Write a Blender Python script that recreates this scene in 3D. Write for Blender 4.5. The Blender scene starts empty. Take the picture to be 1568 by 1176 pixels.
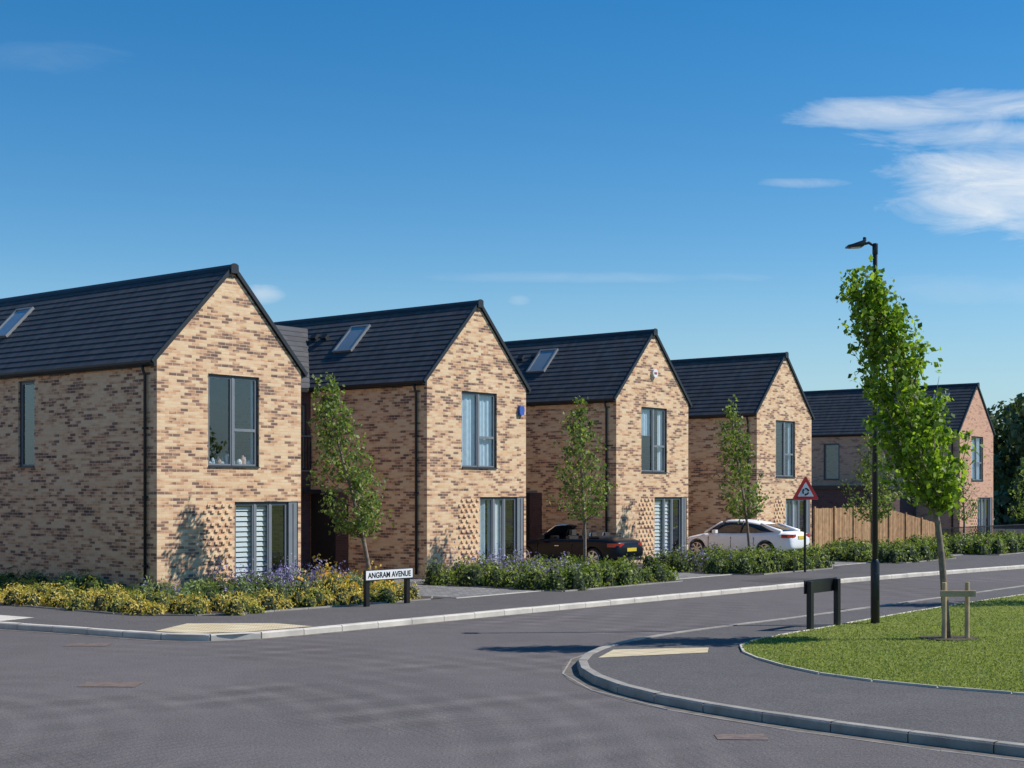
import bpy, bmesh, math, random
import numpy as np
from mathutils import Vector, Matrix
random.seed(7); rng=np.random.default_rng(7)
sc=bpy.context.scene
ANG=math.atan2(.781,.624)
RX,RY=math.cos(ANG),math.sin(ANG)
FX,FY=RY,-RX
OX,OY=-8.19,33.5
def SP(s,p): return (OX+RX*s+FX*p, OY+RY*s+FY*p)

# ------------------------------------------------------------ materials
class NT:
    def __init__(s,tree): s.t=tree; s.n=tree.nodes; s.l=tree.links
    def new(s,typ,**k):
        nd=s.n.new(typ)
        for a,b in k.items(): setattr(nd,a,b)
        return nd
    def set(s,sock,v):
        if isinstance(v,bpy.types.NodeSocket): s.l.new(v,sock)
        else: sock.default_value=v
    def M(s,op,a,b=0.0,c=None,clamp=False):
        nd=s.new('ShaderNodeMath',operation=op,use_clamp=clamp)
        s.set(nd.inputs[0],a); s.set(nd.inputs[1],b)
        if c is not None: s.set(nd.inputs[2],c)
        return nd.outputs[0]
    def mix(s,f,a,b,blend='MIX'):
        nd=s.new('ShaderNodeMix',data_type='RGBA',blend_type=blend)
        s.set(nd.inputs[0],f)
        for i,v in ((6,a),(7,b)):
            if not isinstance(v,bpy.types.NodeSocket) and len(v)==3: v=(*v,1)
            s.set(nd.inputs[i],v)
        return nd.outputs[2]
    def noise(s,vec,scale,detail=3,rough=.5,dist=0):
        nd=s.new('ShaderNodeTexNoise')
        if vec is not None: s.l.new(vec,nd.inputs['Vector'])
        nd.inputs['Scale'].default_value=scale; nd.inputs['Detail'].default_value=detail
        nd.inputs['Roughness'].default_value=rough; nd.inputs['Distortion'].default_value=dist
        return nd.outputs[0]
    def ramp(s,f,stops,interp='LINEAR'):
        nd=s.new('ShaderNodeValToRGB'); s.set(nd.inputs[0],f)
        cr=nd.color_ramp; cr.interpolation=interp
        while len(cr.elements)<len(stops): cr.elements.new(.5)
        for e,(p,c) in zip(cr.elements,stops):
            e.position=p; e.color=(*c,1) if len(c)==3 else c
        return nd.outputs[0]
    def mapv(s,vec,scale=(1,1,1),rot=(0,0,0)):
        nd=s.new('ShaderNodeMapping'); s.l.new(vec,nd.inputs[0])
        nd.inputs['Scale'].default_value=scale; nd.inputs['Rotation'].default_value=rot
        return nd.outputs[0]
    def bump(s,h,strength=.3,dist=.01):
        nd=s.new('ShaderNodeBump'); s.l.new(h,nd.inputs['Height'])
        nd.inputs['Strength'].default_value=strength; nd.inputs['Distance'].default_value=dist
        return nd.outputs[0]

def newmat(name):
    m=bpy.data.materials.new(name); m.use_nodes=True
    nt=NT(m.node_tree); b=m.node_tree.nodes['Principled BSDF']
    return m,nt,b
def texc(nt,which='Object'):
    return nt.new('ShaderNodeTexCoord').outputs[which]
def mat(name,c,rough=.5,metal=0,var=.18,scale=3,bump=0,bscale=60,coat=0,spec=None):
    m,nt,b=newmat(name); o=texc(nt)
    n=nt.noise(o,scale,5,.6)
    c2=tuple(max(0,x*(1-var)) for x in c); c3=tuple(min(1,x*(1+var)) for x in c)
    nt.set(b.inputs['Base Color'],nt.ramp(n,[(.3,c2),(.7,c3)]))
    b.inputs['Roughness'].default_value=rough; b.inputs['Metallic'].default_value=metal
    if coat: b.inputs['Coat Weight'].default_value=coat
    if spec is not None: b.inputs['Specular IOR Level'].default_value=spec
    if bump: nt.set(b.inputs['Normal'],nt.bump(nt.noise(o,bscale,4),bump,.01))
    return m

def brick_mat(name,stops,mortar,seed=0.0,amt=.55,bw=.225,rh=.075):
    m,nt,b=newmat(name); uv=texc(nt,'UV')
    add=nt.new('ShaderNodeVectorMath',operation='ADD'); nt.l.new(uv,add.inputs[0]); add.inputs[1].default_value=(seed,0,0)
    oi=nt.new('ShaderNodeObjectInfo')
    v=add.outputs[0]
    br=nt.new('ShaderNodeTexBrick'); nt.l.new(v,br.inputs['Vector'])
    br.inputs['Color1'].default_value=(0,0,0,1); br.inputs['Color2'].default_value=(1,1,1,1); br.inputs['Mortar'].default_value=(.5,.5,.5,1)
    br.inputs['Scale'].default_value=1; br.inputs['Mortar Size'].default_value=.006; br.inputs['Mortar Smooth'].default_value=.2
    br.inputs['Brick Width'].default_value=bw; br.inputs['Row Height'].default_value=rh
    cv=nt.new('ShaderNodeCombineXYZ'); nt.set(cv.inputs[0],nt.M('MULTIPLY',oi.outputs['Random'],40.0)); nt.set(cv.inputs[2],nt.M('MULTIPLY',oi.outputs['Random'],17.0))
    a2=nt.new('ShaderNodeVectorMath',operation='ADD'); nt.l.new(nt.mapv(v,(1.6,6.0,1)),a2.inputs[0]); nt.l.new(cv.outputs[0],a2.inputs[1])
    cl=nt.noise(a2.outputs[0],1.0,2,.5)
    val=nt.M('ADD',nt.M('MULTIPLY',br.outputs[0],1-amt),nt.M('MULTIPLY',nt.M('MULTIPLY_ADD',cl,2.2,-.6),amt))
    col=nt.ramp(val,stops)
    fine=nt.noise(v,45,3,.7)
    col=nt.mix(.3,col,nt.ramp(fine,[(.25,(.55,.55,.55)),(.75,(1,1,1))]),'MULTIPLY')
    big=nt.noise(v,.55,4,.6)
    col=nt.mix(.5,col,nt.ramp(big,[(.3,(.84,.79,.75)),(.7,(1,1,1))]),'MULTIPLY')
    col=nt.mix(br.outputs['Fac'],col,mortar)
    nt.set(b.inputs['Base Color'],col); b.inputs['Roughness'].default_value=.9
    b.inputs['Specular IOR Level'].default_value=.2
    h=nt.M('ADD',nt.M('MULTIPLY',br.outputs['Fac'],-1.0),nt.M('MULTIPLY',fine,.35))
    nt.set(b.inputs['Normal'],nt.bump(h,.5,.008))
    return m
M_BRICK=brick_mat('buff_brick',[(0,(.84,.55,.32)),(.28,(.90,.68,.43)),(.46,(.84,.55,.32)),(.58,(.70,.40,.23)),(.68,(.34,.20,.14)),(1,(.13,.09,.08))],(.74,.57,.40),amt=.5)
M_BRICKRED=brick_mat('red_brick',[(0,(.70,.38,.25)),(.5,(.78,.46,.31)),(.75,(.52,.28,.20)),(1,(.27,.15,.12))],(.57,.42,.32),seed=7)
M_BRICKDK=brick_mat('purple_brick',[(0,(.10,.06,.07)),(.5,(.15,.09,.09)),(1,(.07,.05,.06))],(.12,.10,.10),seed=3)
M_HEADER=mat('header_brick',(.84,.58,.36),.9,var=.18,scale=9)
M_TRIM=mat('black_trim',(.02,.021,.024),.45)
M_FRAME=mat('grey_frame',(.20,.22,.24),.45,var=.08)
M_FRAMEDK=mat('dark_frame',(.045,.05,.058),.4,var=.08)
M_WHITE=mat('white_paint',(.8,.8,.78),.5,var=.05)
M_BLIND=mat('white_blind',(.80,.82,.84),.6,var=.04)
M_CURT=mat('blue_grey_curtain',(.52,.62,.70),.8,var=.15,scale=6)
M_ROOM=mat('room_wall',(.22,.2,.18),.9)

def slate():
    m,nt,b=newmat('slate_roof'); uv=texc(nt,'UV')
    br=nt.new('ShaderNodeTexBrick'); nt.l.new(uv,br.inputs['Vector'])
    br.inputs['Color1'].default_value=(0,0,0,1); br.inputs['Color2'].default_value=(1,1,1,1); br.inputs['Mortar'].default_value=(0,0,0,1)
    br.inputs['Scale'].default_value=1; br.inputs['Mortar Size'].default_value=.004
    br.inputs['Brick Width'].default_value=.33; br.inputs['Row Height'].default_value=.1917
    col=nt.ramp(br.outputs[0],[(0,(.056,.057,.061)),(1,(.086,.087,.091))])
    n=nt.noise(uv,1.2,5,.65)
    col=nt.mix(.6,col,nt.ramp(n,[(.3,(.7,.7,.7)),(.7,(1,1,1))]),'MULTIPLY')
    nt.set(b.inputs['Base Color'],col); b.inputs['Roughness'].default_value=.6; b.inputs['Specular IOR Level'].default_value=.35
    nt.set(b.inputs['Normal'],nt.bump(nt.noise(uv,40,3),.15,.005))
    return m
M_SLATE=slate()

def glass():
    m,nt,b=newmat('window_glass'); out=nt.n['Material Output']
    tr=nt.new('ShaderNodeBsdfTransparent'); tr.inputs[0].default_value=(.86,.91,.92,1)
    gl=nt.new('ShaderNodeBsdfGlossy'); gl.inputs['Roughness'].default_value=.02; gl.inputs[0].default_value=(.9,.95,1,1)
    lw=nt.new('ShaderNodeLayerWeight'); lw.inputs[0].default_value=.5
    o=texc(nt); nt.set(gl.inputs['Normal'],nt.bump(nt.noise(o,.9,2),.08,.05))
    f=nt.M('POWER',lw.outputs['Facing'],4.0)
    mx=nt.new('ShaderNodeMixShader'); nt.set(mx.inputs[0],nt.M('MULTIPLY_ADD',f,.9,.12,clamp=True))
    nt.l.new(tr.outputs[0],mx.inputs[1]); nt.l.new(gl.outputs[0],mx.inputs[2]); nt.l.new(mx.outputs[0],out.inputs[0])
    return m
M_GLASS=glass()
M_SKYGLASS=mat('skylight_glass',(.22,.26,.28),.05,var=.1,spec=1.0,coat=1)

def asphalt(name,base,tint,rings=False):
    m,nt,b=newmat(name); o=texc(nt)
    sp=nt.noise(o,38,3,.75); mid=nt.noise(o,1.6,7,.7,.2); big=nt.noise(o,.16,4,.6,.8)
    c=tuple(base*t for t in tint)
    col=nt.ramp(sp,[(.3,tuple(x*.55 for x in c)),(.5,c),(.72,tuple(x*1.7 for x in c))])
    col=nt.mix(1,col,nt.ramp(mid,[(.3,(.89,.89,.89)),(.7,(1.06,1.06,1.06))]),'MULTIPLY')
    col=nt.mix(1,col,nt.ramp(big,[(.3,(.90,.90,.905)),(.7,(1.07,1.065,1.06))]),'MULTIPLY')
    if rings:
        for (cx,cy,sc_,th) in ((-9,14,.50,.40),(6,8,.45,.46),(-12,34,.35,.44)):
            a=nt.new('ShaderNodeVectorMath',operation='SUBTRACT'); nt.l.new(o,a.inputs[0]); a.inputs[1].default_value=(cx,cy,0)
            w=nt.new('ShaderNodeTexWave',wave_type='RINGS',rings_direction='Z'); nt.l.new(a.outputs[0],w.inputs[0])
            w.inputs['Scale'].default_value=sc_; w.inputs['Distortion'].default_value=2.2; w.inputs['Detail'].default_value=5; w.inputs['Detail Scale'].default_value=.5; w.inputs['Detail Roughness'].default_value=.65
            msk=nt.noise(o,.22,2)
            f=nt.M('MULTIPLY',nt.ramp(msk,[(th,(0,0,0)),(th+.16,(1,1,1))]),.7)
            col=nt.mix(f,col,nt.mix(1,col,nt.ramp(w.outputs[0],[(.35,(.90,.90,.90)),(.6,(1,1,1)),(.95,(1.15,1.14,1.12))]),'MULTIPLY'))
        for (cx,cy,sc_) in ((-7.5,11.5,2.4),(3,9,2.0)):
            a=nt.new('ShaderNodeVectorMath',operation='SUBTRACT'); nt.l.new(o,a.inputs[0]); a.inputs[1].default_value=(cx,cy,0)
            w=nt.new('ShaderNodeTexWave',wave_type='RINGS',rings_direction='Z'); nt.l.new(a.outputs[0],w.inputs[0])
            w.inputs['Scale'].default_value=sc_; w.inputs['Distortion'].default_value=1.5; w.inputs['Detail'].default_value=3; w.inputs['Detail Scale'].default_value=.3
            msk=nt.noise(a.outputs[0],.35,3,.6)
            f=nt.M('MULTIPLY',nt.ramp(msk,[(.48,(0,0,0)),(.6,(1,1,1))]),.6)
            col=nt.mix(f,col,nt.mix(1,col,nt.ramp(w.outputs[0],[(.75,(1,1,1)),(.97,(.78,.78,.78))]),'MULTIPLY'))
    nt.set(b.inputs['Base Color'],col); b.inputs['Roughness'].default_value=.92; b.inputs['Specular IOR Level'].default_value=.2
    nt.set(b.inputs['Normal'],nt.bump(nt.noise(o,70,3),.45,.012))
    return m
M_ROAD=asphalt('asphalt',.128,(1.12,1.0,.98),True)
M_PAVE=asphalt('pavement_asphalt',.115,(1.08,1,.97))
M_PATCH=asphalt('asphalt_patch',.09,(1.10,1,.97))
M_KERB=mat('concrete_kerb',(.32,.29,.25),.9,var=.3,scale=2.5,bump=.3)
M_KERBL=mat('pale_concrete_kerb',(.60,.55,.47),.9,var=.2,scale=2.0,bump=.2)
M_GUT=mat('gutter_grit',(.15,.13,.11),.95,var=.45,scale=5,bump=.4)
M_SOIL=mat('soil',(.07,.05,.035),.95,var=.4,scale=8,bump=.6,bscale=20)
M_IRON=mat('rusty_iron',(.17,.125,.10),.8,var=.3,scale=8)
M_WOOD=mat('timber',(.40,.23,.11),.8,var=.35,scale=4)
M_STAKE=mat('timber_stake',(.50,.36,.21),.8,var=.3,scale=5)
M_BARK=mat('bark',(.22,.17,.13),.9,var=.35,scale=10,bump=.5,bscale=40)
M_BLACK=mat('black_metal',(.012,.012,.014),.35,var=.1)

def paver():
    m,nt,b=newmat('block_paving'); uv=texc(nt,'UV')
    v=nt.mapv(uv,(1,1,1),(0,0,-ANG))
    br=nt.new('ShaderNodeTexBrick'); nt.l.new(v,br.inputs['Vector'])
    br.inputs['Color1'].default_value=(.17,.165,.16,1); br.inputs['Color2'].default_value=(.31,.295,.28,1); br.inputs['Mortar'].default_value=(.06,.06,.06,1)
    br.inputs['Scale'].default_value=1; br.inputs['Mortar Size'].default_value=.006; br.inputs['Brick Width'].default_value=.2; br.inputs['Row Height'].default_value=.1
    nt.set(b.inputs['Base Color'],nt.mix(.6,br.outputs[0],nt.ramp(nt.noise(uv,.8,4),[(.3,(.7,.7,.7)),(.7,(1,1,1))]),'MULTIPLY')); b.inputs['Roughness'].default_value=.85
    return m
M_PAVER=paver()
def tactile():
    m,nt,b=newmat('tactile_paving'); uv=texc(nt,'UV')
    v=nt.mapv(uv,(1,1,1),(0,0,-ANG))
    br=nt.new('ShaderNodeTexBrick'); br.offset=0; nt.l.new(v,br.inputs['Vector'])
    br.inputs['Color1'].default_value=(.66,.53,.32,1); br.inputs['Color2'].default_value=(.74,.62,.40,1); br.inputs['Mortar'].default_value=(.3,.25,.17,1)
    br.inputs['Scale'].default_value=1; br.inputs['Mortar Size'].default_value=.008; br.inputs['Brick Width'].default_value=.4; br.inputs['Row Height'].default_value=.4
    nt.set(b.inputs['Base Color'],nt.mix(.5,br.outputs[0],nt.ramp(nt.noise(uv,2,5),[(.3,(.72,.72,.72)),(.7,(1,1,1))]),'MULTIPLY')); b.inputs['Roughness'].default_value=.85
    vo=nt.new('ShaderNodeTexVoronoi'); nt.l.new(v,vo.inputs[0]); vo.inputs['Scale'].default_value=15; vo.inputs['Randomness'].default_value=0
    nt.set(b.inputs['Normal'],nt.bump(nt.ramp(vo.outputs[0],[(.2,(1,1,1)),(.4,(0,0,0))]),.8,.012))
    return m
M_TACT=tactile()
def grassm():
    m,nt,b=newmat('grass'); o=texc(nt)
    f=nt.noise(o,26,5,.8); g=nt.noise(o,.5,5,.6); 
    col=nt.ramp(f,[(.3,(.12,.15,.04)),(.55,(.21,.25,.065)),(.75,(.34,.36,.14))])
    col=nt.mix(.9,col,nt.ramp(g,[(.3,(.80,.86,.7)),(.7,(1.18,1.05,.95))]),'MULTIPLY')
    nt.set(b.inputs['Base Color'],col); b.inputs['Roughness'].default_value=.95; b.inputs['Specular IOR Level'].default_value=.1
    nt.set(b.inputs['Normal'],nt.bump(f,.5,.02))
    return m
M_GRASS=grassm()
def leafm(name,stops,trans=.35,rough=.5):
    m,nt,b=newmat(name); out=nt.n['Material Output']
    g=nt.new('ShaderNodeNewGeometry')
    col=nt.ramp(g.outputs['Random Per Island'],stops)
    nt.set(b.inputs['Base Color'],col); b.inputs['Roughness'].default_value=rough; b.inputs['Specular IOR Level'].default_value=.3
    t=nt.new('ShaderNodeBsdfTranslucent'); nt.set(t.inputs[0],nt.mix(1,col,(1.4,1.55,.6),'MULTIPLY'))
    mx=nt.new('ShaderNodeMixShader'); mx.inputs[0].default_value=trans
    nt.l.new(b.outputs[0],mx.inputs[1]); nt.l.new(t.outputs[0],mx.inputs[2]); nt.l.new(mx.outputs[0],out.inputs[0])
    return m
L_TREE=leafm('tree_leaf',[(0,(.08,.12,.03)),(.5,(.17,.22,.06)),(1,(.34,.40,.14))],.4)
L_BRIGHT=leafm('bright_tree_leaf',[(0,(.06,.11,.012)),(.5,(.19,.29,.03)),(1,(.44,.54,.08))],.45)
L_HEDGE=leafm('hedge_leaf',[(0,(.05,.08,.02)),(.5,(.12,.165,.04)),(1,(.27,.31,.09))],.3)
L_YEL=leafm('golden_leaf',[(0,(.30,.22,.03)),(.5,(.62,.47,.10)),(1,(.84,.68,.21))],.3)
L_PURP=leafm('lavender_flower',[(0,(.18,.14,.36)),(.6,(.33,.26,.55)),(1,(.50,.42,.70))],.2)
L_ORNG=leafm('orange_flower',[(0,(.68,.34,.05)),(1,(.82,.62,.12))],.2)
L_DIST=leafm('distant_leaf',[(0,(.05,.075,.035)),(1,(.14,.18,.075))],.2)
M_CORE=mat('shrub_shade_core',(.022,.034,.012),.9)  # dark inner blobs added to clumps; shade in the gaps put into their colour

# ------------------------------------------------------------ mesh helpers
def empty(name,loc=(0,0,0),rotz=0):
    e=bpy.data.objects.new(name,None); sc.collection.objects.link(e)
    e.location=loc; e.rotation_euler=(0,0,rotz); e.empty_display_size=.3
    return e
class MB:
    def __init__(s): s.v=[];s.f=[];s.m=[];s.mats=[]
    def mi(s,m):
        if m not in s.mats: s.mats.append(m)
        return s.mats.index(m)
    def poly(s,pts,m):
        i=len(s.v); s.v+= [tuple(p) for p in pts]; s.f.append(tuple(range(i,i+len(pts)))); s.m.append(s.mi(m))
    def box(s,a,b,m,T=None):
        x0,y0,z0=[min(a[i],b[i]) for i in range(3)]; x1,y1,z1=[max(a[i],b[i]) for i in range(3)]
        c=[(x0,y0,z0),(x1,y0,z0),(x1,y1,z0),(x0,y1,z0),(x0,y0,z1),(x1,y0,z1),(x1,y1,z1),(x0,y1,z1)]
        if T: c=[T(*q) for q in c]
        i=len(s.v); s.v+=c
        for f in ((0,3,2,1),(4,5,6,7),(0,1,5,4),(1,2,6,5),(2,3,7,6),(3,0,4,7)):
            s.f.append(tuple(i+k for k in f)); s.m.append(s.mi(m))
    def prism(s,poly,h0,h1,m,T):
        n=len(poly); i=len(s.v)
        s.v+=[T(a,b,h0) for a,b in poly]+[T(a,b,h1) for a,b in poly]
        s.f.append(tuple(i+k for k in range(n))[::-1]); s.m.append(s.mi(m))
        s.f.append(tuple(i+n+k for k in range(n))); s.m.append(s.mi(m))
        for k in range(n):
            k2=(k+1)%n; s.f.append((i+k,i+k2,i+n+k2,i+n+k)); s.m.append(s.mi(m))
    def tube(s,pts,rad,m,n=8,cap=True):
        rings=[]
        for k,p in enumerate(pts):
            p=Vector(p)
            d=(Vector(pts[min(k+1,len(pts)-1)])-Vector(pts[max(k-1,0)])).normalized()
            u=d.orthogonal().normalized() if abs(d.z)<.95 else Vector((1,0,0)); u=(u-d*u.dot(d)).normalized()
            w=d.cross(u); r=rad[k] if hasattr(rad,'__len__') else rad
            i=len(s.v); s.v+=[tuple(p+u*(r*math.cos(2*math.pi*j/n))+w*(r*math.sin(2*math.pi*j/n))) for j in range(n)]
            rings.append(i)
        for a,b in zip(rings,rings[1:]):
            for j in range(n):
                j2=(j+1)%n; s.f.append((a+j,a+j2,b+j2,b+j)); s.m.append(s.mi(m))
        if cap:
            s.f.append(tuple(rings[0]+j for j in range(n))[::-1]); s.m.append(s.mi(m))
            s.f.append(tuple(rings[-1]+j for j in range(n))); s.m.append(s.mi(m))
    def blob(s,c,rx,rz,m,n=7):
        i=len(s.v)
        for k in range(3):
            a=k*math.pi/6; 
            for j in range(n):
                t=2*math.pi*j/n; s.v.append((c[0]+rx*math.cos(a)*math.cos(t),c[1]+rx*math.cos(a)*math.sin(t),c[2]+rz*math.sin(a)))
        s.v.append((c[0],c[1],c[2]+rz))
        for k in range(2):
            for j in range(n):
                j2=(j+1)%n; s.f.append((i+k*n+j,i+k*n+j2,i+k*n+n+j2,i+k*n+n+j)); s.m.append(s.mi(m))
        for j in range(n): s.f.append((i+2*n+j,i+2*n+(j+1)%n,i+3*n)); s.m.append(s.mi(m))
    def build(s,name,parent=None,smooth=False,bevel=0):
        me=bpy.data.meshes.new(name); me.from_pydata(s.v,[],s.f)
        for m in s.mats: me.materials.append(m)
        me.polygons.foreach_set('material_index',s.m)
        uv=me.uv_layers.new(name='UVMap')
        for p in me.polygons:
            n=p.normal; ax,ay,az=abs(n.x),abs(n.y),abs(n.z)
            for li in p.loop_indices:
                c=me.vertices[me.loops[li].vertex_index].co
                if az>ax+.02 and az>ay: t=(c.x,c.y)
                elif ay>ax: t=(c.x,c.z)
                else: t=(c.y+.1,c.z)
                uv.data[li].uv=t
        if smooth: me.polygons.foreach_set('use_smooth',[True]*len(me.polygons))
        me.update()
        ob=bpy.data.objects.new(name,me); sc.collection.objects.link(ob)
        if parent: ob.parent=parent
        if bevel:
            b=ob.modifiers.new('bevel','BEVEL'); b.width=bevel; b.segments=2; b.limit_method='ANGLE'
        return ob

def leaves(name,C,size,matl,parent=None,aspect=.55,upb=0.0,svar=.4,N=None,nj=.55):
    C=np.asarray(C,float); n=len(C)
    if n==0: return None
    if C.shape[1]==6: N=C[:,3:]; C=C[:,:3]
    a=rng.normal(size=(n,3)); a[:,2]+=upb
    if N is not None:
        nn=N/np.maximum(1e-6,np.linalg.norm(N,axis=1))[:,None]+rng.normal(size=(n,3))*nj
        nn/=np.linalg.norm(nn,axis=1)[:,None]
        a-=nn*(a*nn).sum(1)[:,None]; a/=np.linalg.norm(a,axis=1)[:,None]
        b=np.cross(nn,a)
    else:
        a/=np.linalg.norm(a,axis=1)[:,None]
        b=rng.normal(size=(n,3)); b-=a*(a*b).sum(1)[:,None]; b/=np.linalg.norm(b,axis=1)[:,None]
        nn=np.cross(a,b)
    L=size*(1+svar*(rng.random(n)*2-1))[:,None]
    V=np.stack([C-a*L*.5, C+b*L*aspect*.5+nn*L*.08, C+a*L*.5, C-b*L*aspect*.5+nn*L*.08],1).reshape(-1,3)
    me=bpy.data.meshes.new(name)
    me.vertices.add(4*n); me.vertices.foreach_set('co',V.ravel())
    me.loops.add(4*n); me.loops.foreach_set('vertex_index',np.arange(4*n,dtype=np.int32))
    me.polygons.add(n); me.polygons.foreach_set('loop_start',np.arange(0,4*n,4,dtype=np.int32))
    me.update(calc_edges=True); me.validate()
    me.materials.append(matl)
    ob=bpy.data.objects.new(name,me); sc.collection.objects.link(ob)
    if parent: ob.parent=parent
    return ob

# ------------------------------------------------------------ ground
def sheet(name,pts,z,m,z0=None):
    mb=MB(); mb.poly([(x,y,z) for x,y in pts],m)
    return mb.build(name)
def smooth_line(pts,it=3,closed=False):
    P=[Vector(p) for p in pts]
    for _ in range(it):
        Q=[]
        if not closed: Q.append(P[0])
        rngk=range(len(P)) if closed else range(len(P)-1)
        for k in rngk:
            a=P[k];b=P[(k+1)%len(P)]
            Q+= [a*.75+b*.25,a*.25+b*.75]
        if not closed: Q.append(P[-1])
        P=Q
    return [(p.x,p.y) for p in P]
def resample(pts,step):
    out=[Vector(pts[0])]; acc=0
    for a,b in zip(pts,pts[1:]):
        a=Vector(a);b=Vector(b);L=(b-a).length
        if L==0: continue
        t=step-acc
        while t<=L:
            out.append(a+(b-a)*(t/L)); t+=step
        acc=L-(t-step)
    out.append(Vector(pts[-1])); return out
def offset(pts,d):
    P=[Vector(p) for p in pts]; out=[]
    for k in range(len(P)):
        t=(P[min(k+1,len(P)-1)]-P[max(k-1,0)]).normalized(); n=Vector((-t.y,t.x))
        q=P[k]+n*d; out.append((q.x,q.y))
    return out
def strip(name,pts,d0,d1,z,m):
    a=offset(pts,d0); b=offset(pts,d1); mb=MB()
    for k in range(len(a)-1): mb.poly([(*a[k],z),(*a[k+1],z),(*b[k+1],z),(*b[k],z)],m)
    return mb.build(name)
def kerb(name,pts,w,z0,z1,m,side=1,step=.9,gap=.014,out=.0):
    P=resample(pts,step); mb=MB()
    for a,b in zip(P,P[1:]):
        d=(b-a)
        if d.length<.05: continue
        d.normalize(); n=Vector((-d.y,d.x))*side
        a2=a+d*gap*.5-n*out; b2=b-d*gap*.5-n*out; zj=z1+random.uniform(-.004,.004)
        c=.02
        q=[a2,b2,b2+n*w,a2+n*w]
        lo=[(p.x,p.y,z0) for p in q]; 
        t1=[(a2.x,a2.y,zj-c),(b2.x,b2.y,zj-c)]
        ai=a2+n*c; bi=b2+n*c
        mb.poly([lo[0],lo[1],t1[1],t1[0]],m)
        mb.poly([t1[0],t1[1],(bi.x,bi.y,zj),(ai.x,ai.y,zj)],m)
        mb.poly([(ai.x,ai.y,zj),(bi.x,bi.y,zj),(q[2].x,q[2].y,zj),(q[3].x,q[3].y,zj)],m)
        mb.poly([lo[2],lo[3],(q[3].x,q[3].y,zj),(q[2].x,q[2].y,zj)],m)
        mb.poly([lo[1],lo[2],(q[2].x,q[2].y,zj),(b2.x,b2.y,zj-c)],m)
        mb.poly([lo[3],lo[0],(a2.x,a2.y,zj-c),(q[3].x,q[3].y,zj)],m)
    return mb.build(name)

sheet('ground',[(-3000,-3000),(3000,-3000),(3000,3000),(-3000,3000)],-.02,M_GRASS)
sheet('road',[SP(-60,-60),SP(-60,60),SP(140,60),SP(140,-60)],0,M_ROAD)
corner=[SP(-5.6,5.6),SP(-5.4,7.6),SP(-4.6,8.3),SP(-2.6,8.45)]
edge=[SP(-6.6,-45),SP(-6.3,-10),SP(-6.15,2),SP(-5.75,4.4)]+corner+[SP(3,8.6),SP(10,8.95),SP(18,9.2),SP(26,10.2),SP(34,11.2),SP(60,13),SP(130,16)]
edge=smooth_line(edge,2)
sheet('pavement',edge+[SP(130,-45)],.10,M_PAVE)
kerb('roadside_kerb',edge,.16,-.01,.112,M_KERBL,side=1,out=.03)
strip('gutter',edge,-.22,-.02,.004,M_GUT)
isl_top=[(45,74),(20.5,46.5),(13.3,37.8),(9.0,32.5),(5.69,28.4),(3.73,26.2),(2.4,24.6),(1.45,22.9),(1.02,21.5),(.92,20.3),(1.05,19.1),(1.5,17.7),(2.33,16.4),(3.22,15.36),(4.03,14.55),(4.95,13.7),(7.5,11.6),(12,8.5),(22,4)]
isl=smooth_line(isl_top,2)
sheet('footway',isl+[(70,4),(70,74)],.10,M_PAVE)
kerb('island_kerb',isl,.14,-.01,.112,M_KERB,side=1,out=.03)
strip('gutter',isl,-.25,-.02,.004,M_GUT)
kerb('channel_edging',offset(isl,-.28),.045,-.01,.007,M_KERB,side=1,step=1.8)
lawn=[(47,72),(22,45.5),(12.2,34.5),(8.14,29.4),(5.27,25.4),(4.2,24.0),(3.72,23.2),(3.5,22.3),(3.56,21.06),(4.03,19.24),(5.03,18.1),(6.14,17.3),(9,15.7),(14,13),(24,9)]
lawn=smooth_line(lawn,2)
sheet('lawn',lawn+[(69,9),(69,72)],.118,M_GRASS)
kerb('lawn_edging',lawn,.05,.09,.128,M_KERBL,side=-1)
def inpoly(x,y,P):
    c=False;j=len(P)-1
    for i in range(len(P)):
        xi,yi=P[i];xj,yj=P[j]
        if (yi>y)!=(yj>y) and x<(xj-xi)*(y-yi)/(yj-yi)+xi: c=not c
        j=i
    return c
LP=lawn+[(69,9),(69,72)]
gp=[]
while len(gp)<70000:
    y=15.5+24*random.random()**1.3; x=random.uniform(3.4,.37*y+1.5)
    if inpoly(x,y,LP): gp.append((x,y,.125+random.random()*.012))
L_GRASS=leafm('grass_blade',[(0,(.13,.17,.04)),(.5,(.24,.28,.075)),(1,(.43,.43,.19))],.35,.8)
leaves('lawn_grass',gp,.042,L_GRASS,aspect=.28,upb=.9)
def patch(name,pts,z,m): return sheet(name,pts,z,m)
patch('tactile_paving',[SP(-5.25,6.75),SP(-3.95,6.0),SP(-2.9,7.2),SP(-2.9,8.22),SP(-4.4,8.08),SP(-5.1,7.5)],.116,M_TACT)
patch('tactile_paving',[(1.26,21.2),(1.56,22.3),(3.06,22.6),(2.95,21.9)],.106,M_TACT)
patch('concrete_slab',[SP(-6.0,1.5),SP(-5.0,1.3),SP(-4.9,2.6),SP(-5.85,2.8)],.106,M_KERBL)
patch('repair_patch',[SP(14.0,7.3),SP(16.2,7.3),SP(16.2,8.4),SP(14.0,8.4)],.105,M_PATCH)
for (x,y,w) in ((-7.0,24.0,.35),(-5.25,19.0,.38),(2.35,14.9,.26)):
    patch('manhole_cover',[(x-w,y-w*.6),(x+w,y-w*.7),(x+w,y+w*.7),(x-w,y+w*.6)],.006,M_IRON)
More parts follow.
